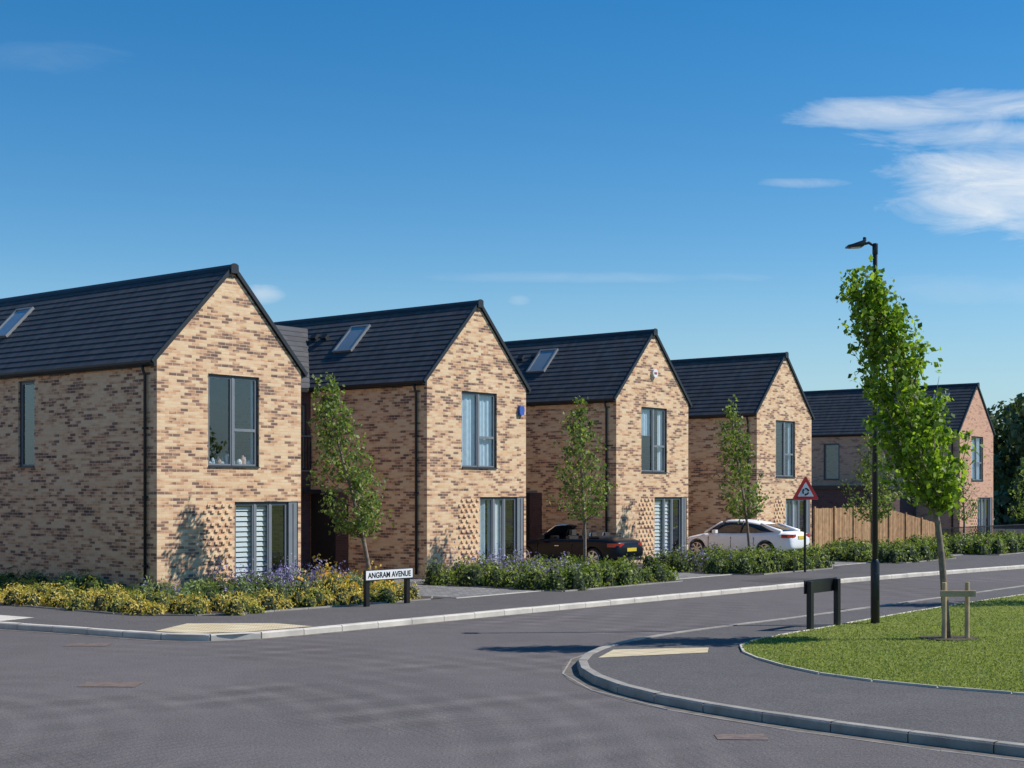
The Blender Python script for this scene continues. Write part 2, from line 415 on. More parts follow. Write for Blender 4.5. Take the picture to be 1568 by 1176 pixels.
for s0,s1 in ((4.2,7.3),(13.1,16.5),(22.4,25.9),(31.7,34.4)):
    patch('driveway',[SP(s0,-4.5),SP(s0,5.5),SP(s1,5.5),SP(s1,-4.5)],.108,M_PAVER)
    kerb('driveway_edging',[SP(s0-.1,5.52),SP(s1+.1,5.52)],.06,.09,.116,M_KERBL,side=-1)
patch('driveway',[SP(4.2,-4.6),SP(4.2,.6),SP(32,.6),SP(32,-4.6)],.104,M_PAVER)

# ------------------------------------------------------------ houses
def TF(a,d,z): return (a,d,z)
def TS(a,d,z): return (d,a,z)
def wall(mb,T,a0,a1,top,ops,m,extra=()):
    cuts=sorted(set([a0,a1]+[c for o in ops for c in o[:2]]+list(extra)))
    for c0,c1 in zip(cuts,cuts[1:]):
        z=0.0
        for o in sorted([o for o in ops if o[0]<=c0+1e-6 and o[1]>=c1-1e-6],key=lambda o:o[2]):
            if o[2]>z: mb.poly([T(c0,0,z),T(c1,0,z),T(c1,0,o[2]),T(c0,0,o[2])],m)
            z=o[3]
        mb.poly([T(c0,0,z),T(c1,0,z),T(c1,0,top(c1)),T(c0,0,top(c0))],m)
    for o in ops:
        x0,x1,z0,z1=o[:4]; D=.16
        mb.poly([T(x0,0,z0),T(x0,D,z0),T(x0,D,z1),T(x0,0,z1)],m)
        mb.poly([T(x1,0,z0),T(x1,D,z0),T(x1,D,z1),T(x1,0,z1)],m)
        mb.poly([T(x0,0,z1),T(x1,0,z1),T(x1,D,z1),T(x0,D,z1)],m)
        mb.poly([T(x0,0,z0),T(x1,0,z0),T(x1,D,z0),T(x0,D,z0)],m)
def window(mb,gb,T,x0,x1,z0,z1,mull=(),trans=(),f=.05,d0=.05,sill=True):
    d1=d0+.07; e=.003
    x0+=e;x1-=e;z0+=e;z1-=e
    mb.box((x0,d0,z0),(x0+f,d1,z1),M_FRAMEDK,T); mb.box((x1-f,d0,z0),(x1,d1,z1),M_FRAMEDK,T)
    mb.box((x0+f,d0,z0),(x1-f,d1,z0+f),M_FRAMEDK,T); mb.box((x0+f,d0,z1-f),(x1-f,d1,z1),M_FRAMEDK,T)
    xs=[x0+f]+list(mull)+[x1-f]
    for c in mull: mb.box((c-.035,d0-.004,z0+f),(c+.035,d1,z1-f),M_FRAME,T)
    for (a,b,z) in trans: mb.box((a+.036,d0-.002,z-.035),(b-.036,d1,z+.035),M_FRAME,T)
    for k,(a,b) in enumerate(zip(xs,xs[1:])):
        a2=a+(.035 if k>0 else 0); b2=b-(.035 if k<len(xs)-2 else 0)
        g=.035; zt=z1-f; zb=z0+f
        mb.box((a2,d0+.01,zb),(a2+g,d1-.01,zt),M_FRAME,T); mb.box((b2-g,d0+.01,zb),(b2,d1-.01,zt),M_FRAME,T)
        mb.box((a2+g,d0+.01,zb),(b2-g,d1-.01,zb+g),M_FRAME,T); mb.box((a2+g,d0+.01,zt-g),(b2-g,d1-.01,zt),M_FRAME,T)
    gb.poly([T(x0+f,d0+.045,z0+f),T(x1-f,d0+.045,z0+f),T(x1-f,d0+.045,z1-f),T(x0+f,d0+.045,z1-f)],M_GLASS)
    if sill: mb.box((x0,-.035,z0-.0),(x1,d0-.002,z0+.03),M_FRAMEDK,T)

def house(s,p0=0,z=0,W=4.5,D=12.0,He=5.6,Ha=7.9,bm=M_BRICK,link=True,idx=0,velux=(4.2,),vents=(),sidewins=(),swt=None):
    x,y=SP(s,p0)
    E=empty('brick_house',(x,y,z),ANG)
    hw=W/2; k=(Ha-He)/hw; th=math.atan(k); cs,sn=math.cos(th),math.sin(th)
    top=lambda a: He+min(a,W-a)*k
    wb=MB(); fb=MB(); gb=MB()
    up=(1.50,3.10,3.13,5.37); dn=(2.32,4.40,.14,2.30)
    wall(wb,TF,0,W,top,[up,dn],bm,(hw,))
    side=lambda a:He
    wall(wb,TS,0,D,side,list(sidewins),bm)
    wb.poly([(W,0,0),(W,D,0),(W,D,He),(W,0,He)],bm)
    wb.poly([(W,D,0),(0,D,0),(0,D,He),(hw,D,Ha),(W,D,He)],bm)
    wb.build('walls',E)
    window(fb,gb,TF,*up,mull=(2.30,),trans=((2.30,3.05,4.05),))
    window(fb,gb,TF,dn[0],dn[1]-.30,dn[2],dn[3],mull=(3.0,3.5),sill=False)
    fb.box((dn[1]-.297,.02,dn[2]),(dn[1]-.003,.13,dn[3]-.003),M_FRAME)
    fb.box((dn[1]-.16,.012,dn[2]+.03),(dn[1]-.14,.0195,dn[3]-.05),M_FRAMEDK)
    for o in sidewins:
        window(fb,gb,TS,*o)
    fb.build('window_frames',E); gb.build('window_glass',E)
    ib=MB()
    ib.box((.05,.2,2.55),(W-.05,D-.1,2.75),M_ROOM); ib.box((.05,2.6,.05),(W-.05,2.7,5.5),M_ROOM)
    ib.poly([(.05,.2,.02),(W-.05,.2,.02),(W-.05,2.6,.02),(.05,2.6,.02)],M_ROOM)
    if idx in (0,2):
        zz=.2
        while zz<2.2:
            ib.poly([(2.36,.135,zz),(3.46,.135,zz),(3.46,.160,zz+.095),(2.36,.160,zz+.095)],M_BLIND)
            zz+=.125
    def curtain(a0,a1,z0,z1,d=.165,mm=M_CURT):
        n=int((a1-a0)/.06)+1
        P=[(a0+(a1-a0)*i/n, d+.02*math.sin(i*1.9)+.01*math.sin(i*.7)) for i in range(n+1)]
        for a,b in zip(P,P[1:]): ib.poly([(a[0],a[1],z0),(b[0],b[1],z0),(b[0],b[1],z1),(a[0],a[1],z1)],mm)
    if idx in (1,3,4):
        curtain(2.35,2.75,.15,2.28); curtain(2.85,3.55,.15,2.28,mm=M_BLIND)
    if idx in (1,4): curtain(1.52,3.05,3.15,5.35)
    if idx==2:
        curtain(1.52,2.25,4.4,5.35); curtain(2.75,3.08,3.15,5.35,mm=M_BLIND)
    if idx==3: curtain(1.52,1.8,3.15,5.35); curtain(2.8,3.08,3.15,5.35)
    if idx==0:
        curtain(2.97,3.07,3.15,5.35,mm=M_BLIND)
        for _ in range(18):
            a=random.uniform(1.6,3.0); h=random.uniform(.08,.32); r=random.uniform(.03,.07)
            mm=random.choice([M_WHITE,M_WOOD,M_BRICKRED,M_FRAMEDK,M_CURT])
            ib.tube([(a,.22,3.18),(a,.22,3.18+h*.6),(a,.22,3.18+h)],[r,r*1.1,r*.4],mm,8)
    ib.build('interior',E)
    hb=MB(); r=0; zz=.23
    while zz<2.26:
        xx=1.36+(.1125 if r%2 else 0)
        while xx<2.24:
            if random.random()>.04: hb.box((xx,-.035,zz),(xx+.10,-.001,zz+.063),M_HEADER)
            xx+=.225
        zz+=.15; r+=1
    hb.build('projecting_brick_panel',E)
    def P(side,l,n,yy):
        xx=l*cs-n*sn; zz=He+l*sn+n*cs
        return (xx,yy,zz) if side==0 else (W-xx,yy,zz)
    rb=MB(); L=hw/cs; l0=-.14; nrow=15; st=(L-l0)/nrow
    for sd in (0,1):
        for i in range(nrow):
            a=l0+i*st; b=a+st
            rb.poly([P(sd,a,.10,-.03),P(sd,a,.10,D+.03),P(sd,b,.084,D+.03),P(sd,b,.084,-.03)],M_SLATE)
            if i: rb.poly([P(sd,a,.084,-.03),P(sd,a,.10,-.03),P(sd,a,.10,D+.03),P(sd,a,.084,D+.03)],M_TRIM)
        rb.poly([P(sd,l0,.005,-.03),P(sd,L,.005,-.03),P(sd,L,.005,D+.03),P(sd,l0,.005,D+.03)],M_TRIM)
        rb.poly([P(sd,l0,.005,-.03),P(sd,l0,.10,-.03),P(sd,l0,.10,D+.03),P(sd,l0,.005,D+.03)],M_TRIM)
        for y0,y1 in ((-.060,-.025),(D+.025,D+.060)):
            q=[(l0-.02,.02),(L+.0,.02),(L+.0,.118),(l0-.02,.118)]
            rb.prism(q,y0,y1,M_TRIM,lambda a,b,h,sd=sd:P(sd,a,b,h))
        X=lambda a,b,h,sd=sd:(a,h,b) if sd==0 else (W-a,h,b)
        gx=-.15; gz=He-.08
        rb.prism([(gx-.06,gz+.05),(gx-.055,gz+.0),(gx-.03,gz-.04),(gx+.0,gz-.055),(gx+.03,gz-.04),(gx+.055,gz),(gx+.06,gz+.05)],-.02,D,M_TRIM,X)
        rb.prism([(-.085,He-.16),(-.004,He-.16),(-.004,He-.02),(-.085,He-.02)],.0,D,M_TRIM,X)
    za=Ha+.10/cs
    rb.prism([(hw-.13,za-.13),(hw-.10,za-.05),(hw-.03,za+.02),(hw+.03,za+.02),(hw+.10,za-.05),(hw+.13,za-.13),(hw,za-.06)],-.06,D+.06,M_TRIM,lambda a,b,h:(a,h,b))
    rb.prism([(hw-.12,Ha-.06),(hw+.12,Ha-.06),(hw+.11,za+.0),(hw+.04,za+.035),(hw-.04,za+.035),(hw-.11,za+.0)],-.10,-.0611,M_TRIM,lambda a,b,h:(a,h,b))
    for t in velux:
        l=1.42/cs; 
        P0=lambda a,b,h:P(0,a,b,h)
        rb.prism([(l-.60,.09),(l+.60,.09),(l+.60,.17),(l-.60,.17)],t-.40,t-.33,M_FRAME,P0)
        rb.prism([(l-.60,.09),(l+.60,.09),(l+.60,.17),(l-.60,.17)],t+.33,t+.40,M_FRAME,P0)
        rb.prism([(l-.60,.09),(l-.53,.09),(l-.53,.17),(l-.60,.17)],t-.33,t+.33,M_FRAME,P0)
        rb.prism([(l+.53,.09),(l+.60,.09),(l+.60,.17),(l+.53,.17)],t-.33,t+.33,M_FRAME,P0)
        rb.prism([(l-.53,.09),(l+.53,.09),(l+.53,.145),(l-.53,.145)],t-.33,t+.33,M_SKYGLASS,P0)
    for (l,t) in vents:
        rb.prism([(l-.12,.09),(l+.12,.09),(l+.06,.20),(l-.12,.19)],t-.12,t+.12,M_TRIM,lambda a,b,h:P(0,a,b,h))
    rb.build('roof',E)
    db=MB(); gy=.36
    db.tube([(-.14,gy,He-.12),(-.12,gy,He-.24),(-.065,gy,He-.36),(-.06,gy,.12)],.036,M_TRIM,10)
    for zz in (.8,2.4,4.0): db.box((-.11,gy-.05,zz),(-.002,gy+.05,zz+.04),M_TRIM)
    db.build('downpipe',E,True)
    if link:
        lb=MB(); g=9.35-W; y0=4.7
        def TL(a,d,zv): return (W+a,y0+d,zv)
        wall(lb,TL,0,g,lambda a:He,[(.5,g-.5,.1,2.35),(3.75,4.65,3.2,5.2)],M_BRICKDK)
        lb.build('link_wall',E)
        f2=MB(); g2=MB()
        window(f2,g2,TL,3.75,4.65,3.2,5.2,mull=(4.2,))
        f2.box((W+.5,y0+.12,.1),(W+g-.5,y0+.15,2.35),M_TRIM)
        zz=.12
        while zz<2.3:
            f2.box((W+.51,y0+.09,zz),(W+g-.51,y0+.119,zz+.09),M_BLACK); zz+=.11
        for i in range(10):
            f2.box((W+3.65+i*.12,y0-.08,3.2),(W+3.67+i*.12,y0-.06,4.2),M_TRIM)
        f2.box((W+3.6,y0-.09,4.2),(W+4.8,y0-.05,4.24),M_FRAME); f2.box((W+3.6,y0-.09,3.16),(W+4.8,y0-.002,3.2),M_FRAME)
        g2.poly([(W+3.62,y0-.055,3.22),(W+4.78,y0-.055,3.22),(W+4.78,y0-.055,4.19),(W+3.62,y0-.055,4.19)],M_GLASS)
        f2.box((W+.0,y0-.5,2.5),(W+g,y0-.002,2.62),M_TRIM)
        f2.build('garage_door_and_balcony',E); g2.build('link_glass',E)
        r2=MB()
        r2.poly([(W-1.9,y0-.15,He+.05),(W+g+1.9,y0-.15,He+.05),(W+g+1.9,y0+2.15,He+2.18),(W-1.9,y0+2.15,He+2.18)],M_SLATE)
        for i in range(1,12):
            t0=i/12
            r2.box((W-1.9,y0-.15+2.3*t0-.004,He+.05+2.13*t0+.002),(W+g+1.9,y0-.15+2.3*t0+.012,He+.05+2.13*t0+.02),M_SLATE)
        r2.poly([(W-1.9,y0+2.15,He+2.18),(W+g+1.9,y0+2.15,He+2.18),(W+g+1.9,y0+4.4,He),(W-1.9,y0+4.4,He)],M_SLATE)
        r2.box((W,y0-.2,He-.08),(W+g,y0-.16,He+.03),M_TRIM)
        r2.poly([(W,y0+4.4,0),(W+g,y0+4.4,0),(W+g,y0+4.4,He),(W,y0+4.4,He)],M_BRICKDK)
        r2.build('link_roof',E)
    if idx in (1,2,3):
        nb=MB()
        nb.box((-.03,3.62,.1),(-.003,4.66,2.45),M_TRIM)
        nb.box((-.025,3.1,.1),(-.003,3.617,2.45),M_BRICKDK)
        nb.box((-.05,3.3,2.452),(-.003,4.66,2.52),M_FRAME)
        nb.build('side_door',E)
    if idx==1:
        a=MB(); a.prism([(4.12,4.78),(4.30,4.78),(4.33,4.95),(4.30,5.05),(4.12,5.05),(4.09,4.95)],-.09,-.002,mat('blue_plastic',(.05,.12,.45),.4),lambda u,v,h:(u,h,v)); a.build('alarm_box',E)
    if idx==2:
        a=MB(); a.tube([(2.25,-.002,6.55),(2.25,-.09,6.55)],.15,M_WHITE,16); a.box((2.17,-.1,6.51),(2.33,-.091,6.58),mat('red_plastic',(.5,.05,.04),.4)); a.build('alarm_box',E)
    return E

house(0,idx=0,velux=(8.0,),sidewins=((4.9,5.62,3.15,5.36),),z=0)
house(9.30,idx=1,velux=(4.3,),vents=((2.25,5.6),(2.3,6.1)),z=.10)
house(18.65,idx=2,velux=(4.1,),vents=((2.3,5.2),(2.35,4.6)),z=.08)
house(28.1,idx=3,velux=(),link=False,z=0)
house(48.3,idx=4,velux=(1.6,),bm=M_BRICKRED,link=False,z=0,sidewins=((6.4,7.3,3.2,5.1),))
# neighbouring houses on the other side of the side road (outside this view, they bounce warm light)
patch('pavement',[SP(-13,-40),SP(-13,7),SP(-40,7),SP(-40,-40)],.05,M_PAVE)
house(-21.0,p0=2.0,W=6.0,Ha=8.4,idx=5,velux=(),link=False)
house(-21.0,p0=-11.5,W=6.0,Ha=8.4,idx=5,velux=(),link=False)
E=empty('brick_annex',(*SP(44.6,-2.2),0),ANG)
a=MB(); a.box((0,0,0),(3.6,7,2.7),M_BRICKDK); a.box((-.1,-.1,2.702),(3.65,7.1,2.9),M_TRIM); a.build('annex_walls',E)

# ------------------------------------------------------------ timber fence
E=empty('timber_fence',(*SP(0,0),0),ANG); fb=MB()
WV=[mat('timber_board',c,.85,var=.3,scale=4) for c in ((.40,.23,.11),(.46,.28,.14),(.34,.19,.09))]
s=32.75
while s<45.3:
    h=1.9 if s<39.3 else 1.9-(s-39.3)/6*.8
    fb.box((s,-.012-random.random()*.012,.1),(s+.112,.012,h+random.uniform(-.015,.015)),random.choice(WV)); s+=.125
for sp in np.arange(32.8,45.3,1.8):
    h=1.97 if sp<39.3 else 1.97-(sp-39.3)/6*.8
    fb.box((sp-.05,-.075,.1),(sp+.05,-.026,h),M_WOOD)
for z0 in (.35,1.0): fb.box((32.75,.014,z0),(45.3,.05,z0+.09),M_WOOD)
fb.build('boards',E)
E=empty('metal_railing',(*SP(0,0),0),ANG); fb=MB()
s=38.0
while s<66: 
    fb.box((s,-3.02,.1),(s+.02,-3.0,1.05),M_BLACK); s+=.13
for z0 in (.2,1.0): fb.box((38,-3.035,z0),(66,-3.021,z0+.04),M_BLACK)
fb.build('bars',E)

# ------------------------------------------------------------ planting
def shrubs(s0,s1,p0,p1,h,spacing=.45,rad=.3,n=120,mask=None,base=.1,dens=1.0,core=None,groups=1):
    outs=[[] for _ in range(groups)]
    s=s0+rad*.6
    while s<s1-rad*.4:
        p=p0+rad*.6
        while p<p1-rad*.4:
            ss=s+random.uniform(-.4,.4)*spacing; pp=p+random.uniform(-.4,.4)*spacing
            if (mask is None or mask(ss,pp)) and random.random()<dens:
                r=rad*random.uniform(.7,1.25); hh=h*random.uniform(.55,1.25)
                m=int(n*r*r/rad/rad)+10
                u=rng.normal(size=(m,3)); u/=np.linalg.norm(u,axis=1)[:,None]; u[:,2]=np.abs(u[:,2])
                q=(.72+.42*rng.random(m)**1.3)[:,None]
                v=u*q*np.array([r,r,hh])
                x,y=SP(ss,pp)
                nrm=u/np.array([r,r,hh])
                outs[random.randrange(groups)].append(np.concatenate([v+np.array([x,y,base]),nrm],1))
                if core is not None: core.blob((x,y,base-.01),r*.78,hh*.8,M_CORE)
            p+=spacing
        s+=spacing
    outs=[np.concatenate(o) if o else np.zeros((0,6)) for o in outs]
    return outs if groups>1 else outs[0]
def bedsheet(name,pts):
    sheet(name,pts,.112,M_SOIL)
    kerb(name+'_edging',pts+[pts[0]],.05,.09,.13,M_KERB,side=-1)
b1=[SP(-3.4,-14),SP(-3.4,3.6),SP(-2.4,5.0),SP(3.95,5.35),SP(3.95,.05),SP(-.05,.05),SP(-.05,-14)]
bedsheet('planting_bed',b1)
E=empty('flower_border')
inh=lambda s,p: not (s>-.25 and p<.3) and not (s<-2.6 and p>3.9+ (s+3.4)*1.2)
out=lambda s,p: inh(s,p) and (s<-1.6+.5*math.sin(p*2) or p>3.8+.3*math.sin(s*2.3))
inn=lambda s,p: inh(s,p) and not out(s,p)
core=MB()
g1,g2,g3,g4=shrubs(-3.3,3.85,-9,5.2,.36,.46,.27,210,out,core=core,groups=4)
leaves('golden_shrubs',np.concatenate([g1,g3,g4]),.065,L_YEL,E,.42,.8,nj=.7)
L_YG=leafm('yellow_green_leaf',[(0,(.17,.17,.03)),(.5,(.37,.36,.07)),(1,(.62,.55,.15))],.3)
leaves('yellow_green_shrubs',g2,.065,L_YG,E,.42,.8,nj=.7)
g1,g2,g3=shrubs(-2.2,3.85,-9,4.2,.48,.52,.31,200,inn,core=core,groups=3)
leaves('green_perennials',g1,.09,L_HEDGE,E,.35,1.2,nj=.8)
leaves('silver_green_perennials',g2,.09,leafm('silver_leaf',[(0,(.12,.17,.08)),(.5,(.24,.31,.15)),(1,(.38,.44,.25))],.3),E,.35,1.2,nj=.8)
leaves('light_green_perennials',g3,.08,leafm('fresh_leaf',[(0,(.09,.13,.02)),(.5,(.21,.27,.05)),(1,(.37,.40,.10))],.35),E,.35,1.2,nj=.8)
leaves('lavender',shrubs(1.0,3.9,.4,3.2,.72,.45,.27,110),.062,L_PURP,E,.5,1.0)
leaves('lavender_left',shrubs(-1.6,3.9,.4,4.6,.56,1.0,.24,45,lambda s,p: inn(s,p)),.055,L_PURP,E,.5,1.0)
leaves('orange_flowers',shrubs(2.0,3.9,2.4,4.6,.74,.5,.28,75),.07,L_ORNG,E,.9,.2)
core.build('shrub_shade_blobs',E)
beds=[(7.5,13.0,1.6,6.15,.56),(16.7,22.2,2.2,6.3,.56),(26.1,31.5,2.6,6.6,.58),(34.6,47,2.6,6.8,.6)]
L_H2=leafm('hedge_leaf_light',[(0,(.10,.14,.03)),(.5,(.22,.27,.055)),(1,(.38,.42,.11))],.35)
for k,(s0,s1,p0,p1,h) in enumerate(beds):
    bedsheet('planting_bed',[SP(s0,p0),SP(s0,p1),SP(s1,p1),SP(s1,p0)])
    E=empty('hedge'); core=MB()
    n=230 if k<2 else 150
    g1,g2=shrubs(s0,s1,p0,p1,h,.5,.34,n,core=core,groups=2)
    sz=.08 if k<2 else .10
    leaves('hedge_leaves',g1,sz,L_HEDGE,E,.6,.3,nj=.65)
    leaves('hedge_young_leaves',g2,sz,L_H2,E,.6,.3,nj=.65)
    core.build('hedge_shade_blobs',E)
    if k==0:
        leaves('lavender',shrubs(s0,s1,p0+.1,p1-1.0,.80,.5,.27,95,lambda s,p: 8.0<s<10.6),.062,L_PURP,E,.5,1.0)
    elif k==1:
        leaves('lavender',shrubs(s0,s1,p0+.1,p1-1.4,.78,.5,.26,55,lambda s,p: s<18.4 ),.062,L_PURP,E,.5,1.0)

# ------------------------------------------------------------ trees
def tree(name,base,top_off,h,crown_z0,prof,nb,nl,lsize,leafmat,r0=.05,lean=None,spread=.13,clump=1.0):
    E=empty(name,(base[0],base[1],.1)); h=h-.1
    pts=[];rad=[]
    N=12
    def axis(t):
        if lean: 
            for (t0,x0,y0),(t1,x1,y1) in zip(lean,lean[1:]):
                if t<=t1:
                    u=(t-t0)/(t1-t0); return Vector((x0+(x1-x0)*u,y0+(y1-y0)*u,h*t))
            return Vector((lean[-1][1],lean[-1][2],h*t))
        return Vector((top_off[0]*t**1.1+.04*math.sin(t*6),top_off[1]*t+.03*math.sin(t*5+1),h*t))
    for i in range(N+1):
        t=i/N*.96; pts.append(tuple(axis(t))); rad.append(r0*(1-t)**.8+.006)
    tb=MB(); tb.tube(pts,rad,M_BARK,8)
    C=[]
    zc=crown_z0/h
    def pr(t):
        for (a,ra),(b,rb_) in zip(prof,prof[1:]):
            if t<=b: return ra+(rb_-ra)*(t-a)/(b-a)
        return prof[-1][1]
    az=random.uniform(0,6.28)
    for k in range(nb):
        tc=(k+.5)/nb
        tc=min(1,max(0,tc+random.uniform(-.04,.04)))
        R=pr(tc)*random.uniform(.65,1.25)
        az+=2.4+random.uniform(-.5,.5)
        tip=axis(min(1,zc+(1-zc)*tc))+Vector((math.cos(az)*R,math.sin(az)*R,random.uniform(-.05,.18)))
        st=axis(max(zc*.85,zc+(1-zc)*tc-.10-R*.45/h*1.0))
        mid=(st+tip)*.5+Vector((math.cos(az)*R*.12,math.sin(az)*R*.12,-.04))
        tb.tube([tuple(st),tuple(mid),tuple(tip)],[.016*(1-tc*.5),.011,.003],M_BARK,5,False)
        m=int(nl/nb*random.uniform(.5,1.5))
        ax=np.array(axis(min(1,zc+(1-zc)*tc)))
        for c in range(5):
            u=.25+.8*(c+random.random())/5
            P=(st*(1-u)**2+mid*2*u*(1-u)+tip*u*u) if u<=1 else tip+(tip-mid)*(u-1)
            P=P+Vector([random.gauss(0,.05) for _ in range(3)])
            mm=m//5; sp=spread*random.uniform(.5,1.2)
            d=rng.normal(size=(mm,3))*np.array([sp,sp,sp*.85])
            pos=d+np.array(P)
            nr=d/sp+ (pos-ax)/max(.2,R)*1.0+np.array([0,0,.5])
            C.append(np.concatenate([pos,nr],1))
    tb.build('trunk_and_limbs',E,True)
    leaves('foliage',np.concatenate(C),lsize,leafmat,E,.66,-.2,nj=.9)
    return E
tree('street_tree',SP(3.8,3.2),(-1.1,0),5.1,1.55,[(0,.5),(.2,.85),(.5,.72),(.8,.5),(1,.2)],44,3600,.10,L_TREE,.055,spread=.10)
tree('street_tree',SP(12.4,3.2),(-.1,.2),5.1,1.9,[(0,.7),(.25,1.0),(.5,.75),(.8,.32),(1,.1)],38,2300,.105,L_TREE,.05,spread=.10)
tree('street_tree',SP(21.9,3.2),(-.65,0),5.4,1.8,[(0,.5),(.25,.9),(.6,.65),(.85,.4),(1,.15)],36,2600,.11,L_TREE,.05,spread=.11)
tree('street_tree',SP(31.3,3.2),(.1,0),4.6,1.5,[(0,.6),(.3,1.1),(.6,.8),(1,.15)],34,2000,.12,L_TREE,.05)
tree('street_tree',SP(40.6,3.2),(0,0),4.0,1.4,[(0,.5),(.3,.7),(.6,.5),(1,.1)],26,700,.11,L_TREE,.05)
tree('street_tree',SP(47.3,3.6),(.1,0),4.2,1.4,[(0,.6),(.3,.9),(.6,.6),(1,.1)],30,1300,.13,L_TREE,.05)
tree('street_tree',(7.13,23.8),(0,0),6.1,2.45,[(0,.35),(.08,.60),(.2,.68),(.4,.60),(.62,.58),(.8,.46),(.92,.32),(1,.16)],92,8600,.10,L_BRIGHT,.06,
     lean=[(0,0,0),(.2,-.07,0),(.38,-.20,0),(.5,-.44,0),(.65,-.72,.0),(.8,-1.0,0),(.9,-1.2,0),(1,-1.42,0)],spread=.09)
tree('street_tree',(13.6,31.6),(-.3,0),6.0,2.2,[(0,.4),(.2,.9),(.5,.8),(.8,.5),(1,.2)],40,3500,.11,L_BRIGHT,.06)

def treeline(name,pts,n,size,rad):
    E=empty(name); C=[]
    for (x,y,z) in pts:
        m=n; u=rng.normal(size=(m,3)); u/=np.linalg.norm(u,axis=1)[:,None]
        k=random.uniform(.7,1.2)
        C.append(np.concatenate([u*(.8+.25*rng.random(m))[:,None]*np.array([rad,rad,rad*.9])*k+np.array([x,y,z]),u],1))
    leaves('foliage',np.concatenate(C),size,L_DIST,E,.8,nj=.6)
    return E
P=[]
for i in range(70):
    x=random.uniform(38,95); y=random.uniform(110,130)
    H=8.5 if x<48 else 11
    P.append((x,y,random.uniform(1,H)))
for i in range(26):
    P.append((random.uniform(37,43),random.uniform(100,112),random.uniform(.8,8.5)))
treeline('distant_trees',P,420,.55,2.3)
P=[]
for i in range(120):
    a=random.uniform(-1.9,.25); r=random.uniform(95,115)
    P.append((r*math.cos(a),r*math.sin(a),random.uniform(.5,5)))
treeline('distant_trees',P,160,.9,3.2)

# ------------------------------------------------------------ tree stake
E=empty('tree_stake',(7.13,23.8,.1)); a=MB()
for dx,dy in ((-.08,-.1),(.32,-.02)):
    a.tube([(dx,dy,0),(dx+.005,dy,.95)],[.043,.04],M_STAKE,8)
a.box((-.16,-.175,.72),(.42,-.142,.82),M_STAKE); a.tube([(-.05,-.07,.78),(.05,.09,.80),(.15,0,.78)],.015,M_BLACK,6)
a.build('stakes',E,False,.006)
a=MB(); a.prism([(.5*math.cos(t*.5236)*random.uniform(.8,1.1),.42*math.sin(t*.5236)*random.uniform(.8,1.1)) for t in range(12)],.022,.04,M_SOIL,lambda u,v,h:(u,v,h)); a.build('mulch',E)

# ------------------------------------------------------------ street lamp
E=empty('street_lamp',(6.65,26.6,.1)); a=MB()
a.tube([(0,0,0),(0,0,1.12),(0,0,1.2)],[.082,.082,.055],M_BLACK,16)
a.tube([(0,0,1.2),(0,0,6.9)],[.055,.042],M_BLACK,14)
a.tube([(0,0,6.78),(0,0,6.98)],[.052,.052],M_BLACK,12)
a.tube([(0,0,6.93),(-.12,-.02,6.99),(-.22,-.03,6.96)],[.03,.028,.025],M_BLACK,8)
T=lambda u,v,h:(u,-.03+h,v)
a.prism([(-.20,6.98),(-.22,7.03),(-.45,6.95),(-.53,6.93),(-.53,6.90),(-.42,6.895),(-.24,6.91)],-.12,.12,M_BLACK,T)
a.tube([(-.2,-.03,7.02),(-.2,-.03,7.09)],[.035,.03],M_BLACK,10)
a.box((-.05,-.087,.45),(.05,-.078,.95),M_TRIM)
a.build('lamp_column',E,True,.004)
a=MB(); a.prism([(-.45,6.888),(-.28,6.895),(-.28,6.903),(-.45,6.893)],-.09,.09,M_WHITE,T); a.build('lens',E)

# ------------------------------------------------------------ street name signs
def name_sign(x,y,rot,htop,L=1.5,bh=.2,text=True):
    E=empty('street_name_sign',(x,y,.1),rot); a=MB()
    for px in (-L*.42,L*.42):
        a.box((px-.055,.0,0),(px+.055,.09,htop-.1),M_BLACK)
    a.box((-L/2,-.03,htop-.1-bh-.02),(L/2,-.004,htop-.1+.02),M_BLACK)
    a.build('posts',E,False,.004)
    if text:
        b=MB(); b.box((-L/2+.025,-.036,htop-.1-bh+.005),(L/2-.025,-.0305,htop-.1),M_WHITE); b.build('plate',E)
        cu=bpy.data.curves.new('lettering','FONT'); cu.body='ANGRAM AVENUE'; cu.size=.165; cu.align_x='CENTER'; cu.extrude=.001; cu.offset=.004
        o=bpy.data.objects.new('lettering',cu); sc.collection.objects.link(o)
        bpy.context.view_layer.update()
        me=bpy.data.meshes.new_from_object(o.evaluated_get(bpy.context.evaluated_depsgraph_get()))
        bpy.data.objects.remove(o)
        o=bpy.data.objects.new('lettering',me); sc.collection.objects.link(o); me.materials.clear(); me.materials.append(M_BLACK)
        xs=[v.co.x for v in me.vertices]; wd=max(xs)-min(xs); k=min(1,(L-.16)/wd)
        o.scale=(k,1,1); o.parent=E; o.location=(0,-.0385,htop-.1-bh+.045); o.rotation_euler=(math.pi/2,0,0)
    return E
name_sign(-2.66,31.3,ANG,.86)
name_sign(5.52,25.9,ANG+math.pi,.96,L=1.25,bh=.2)

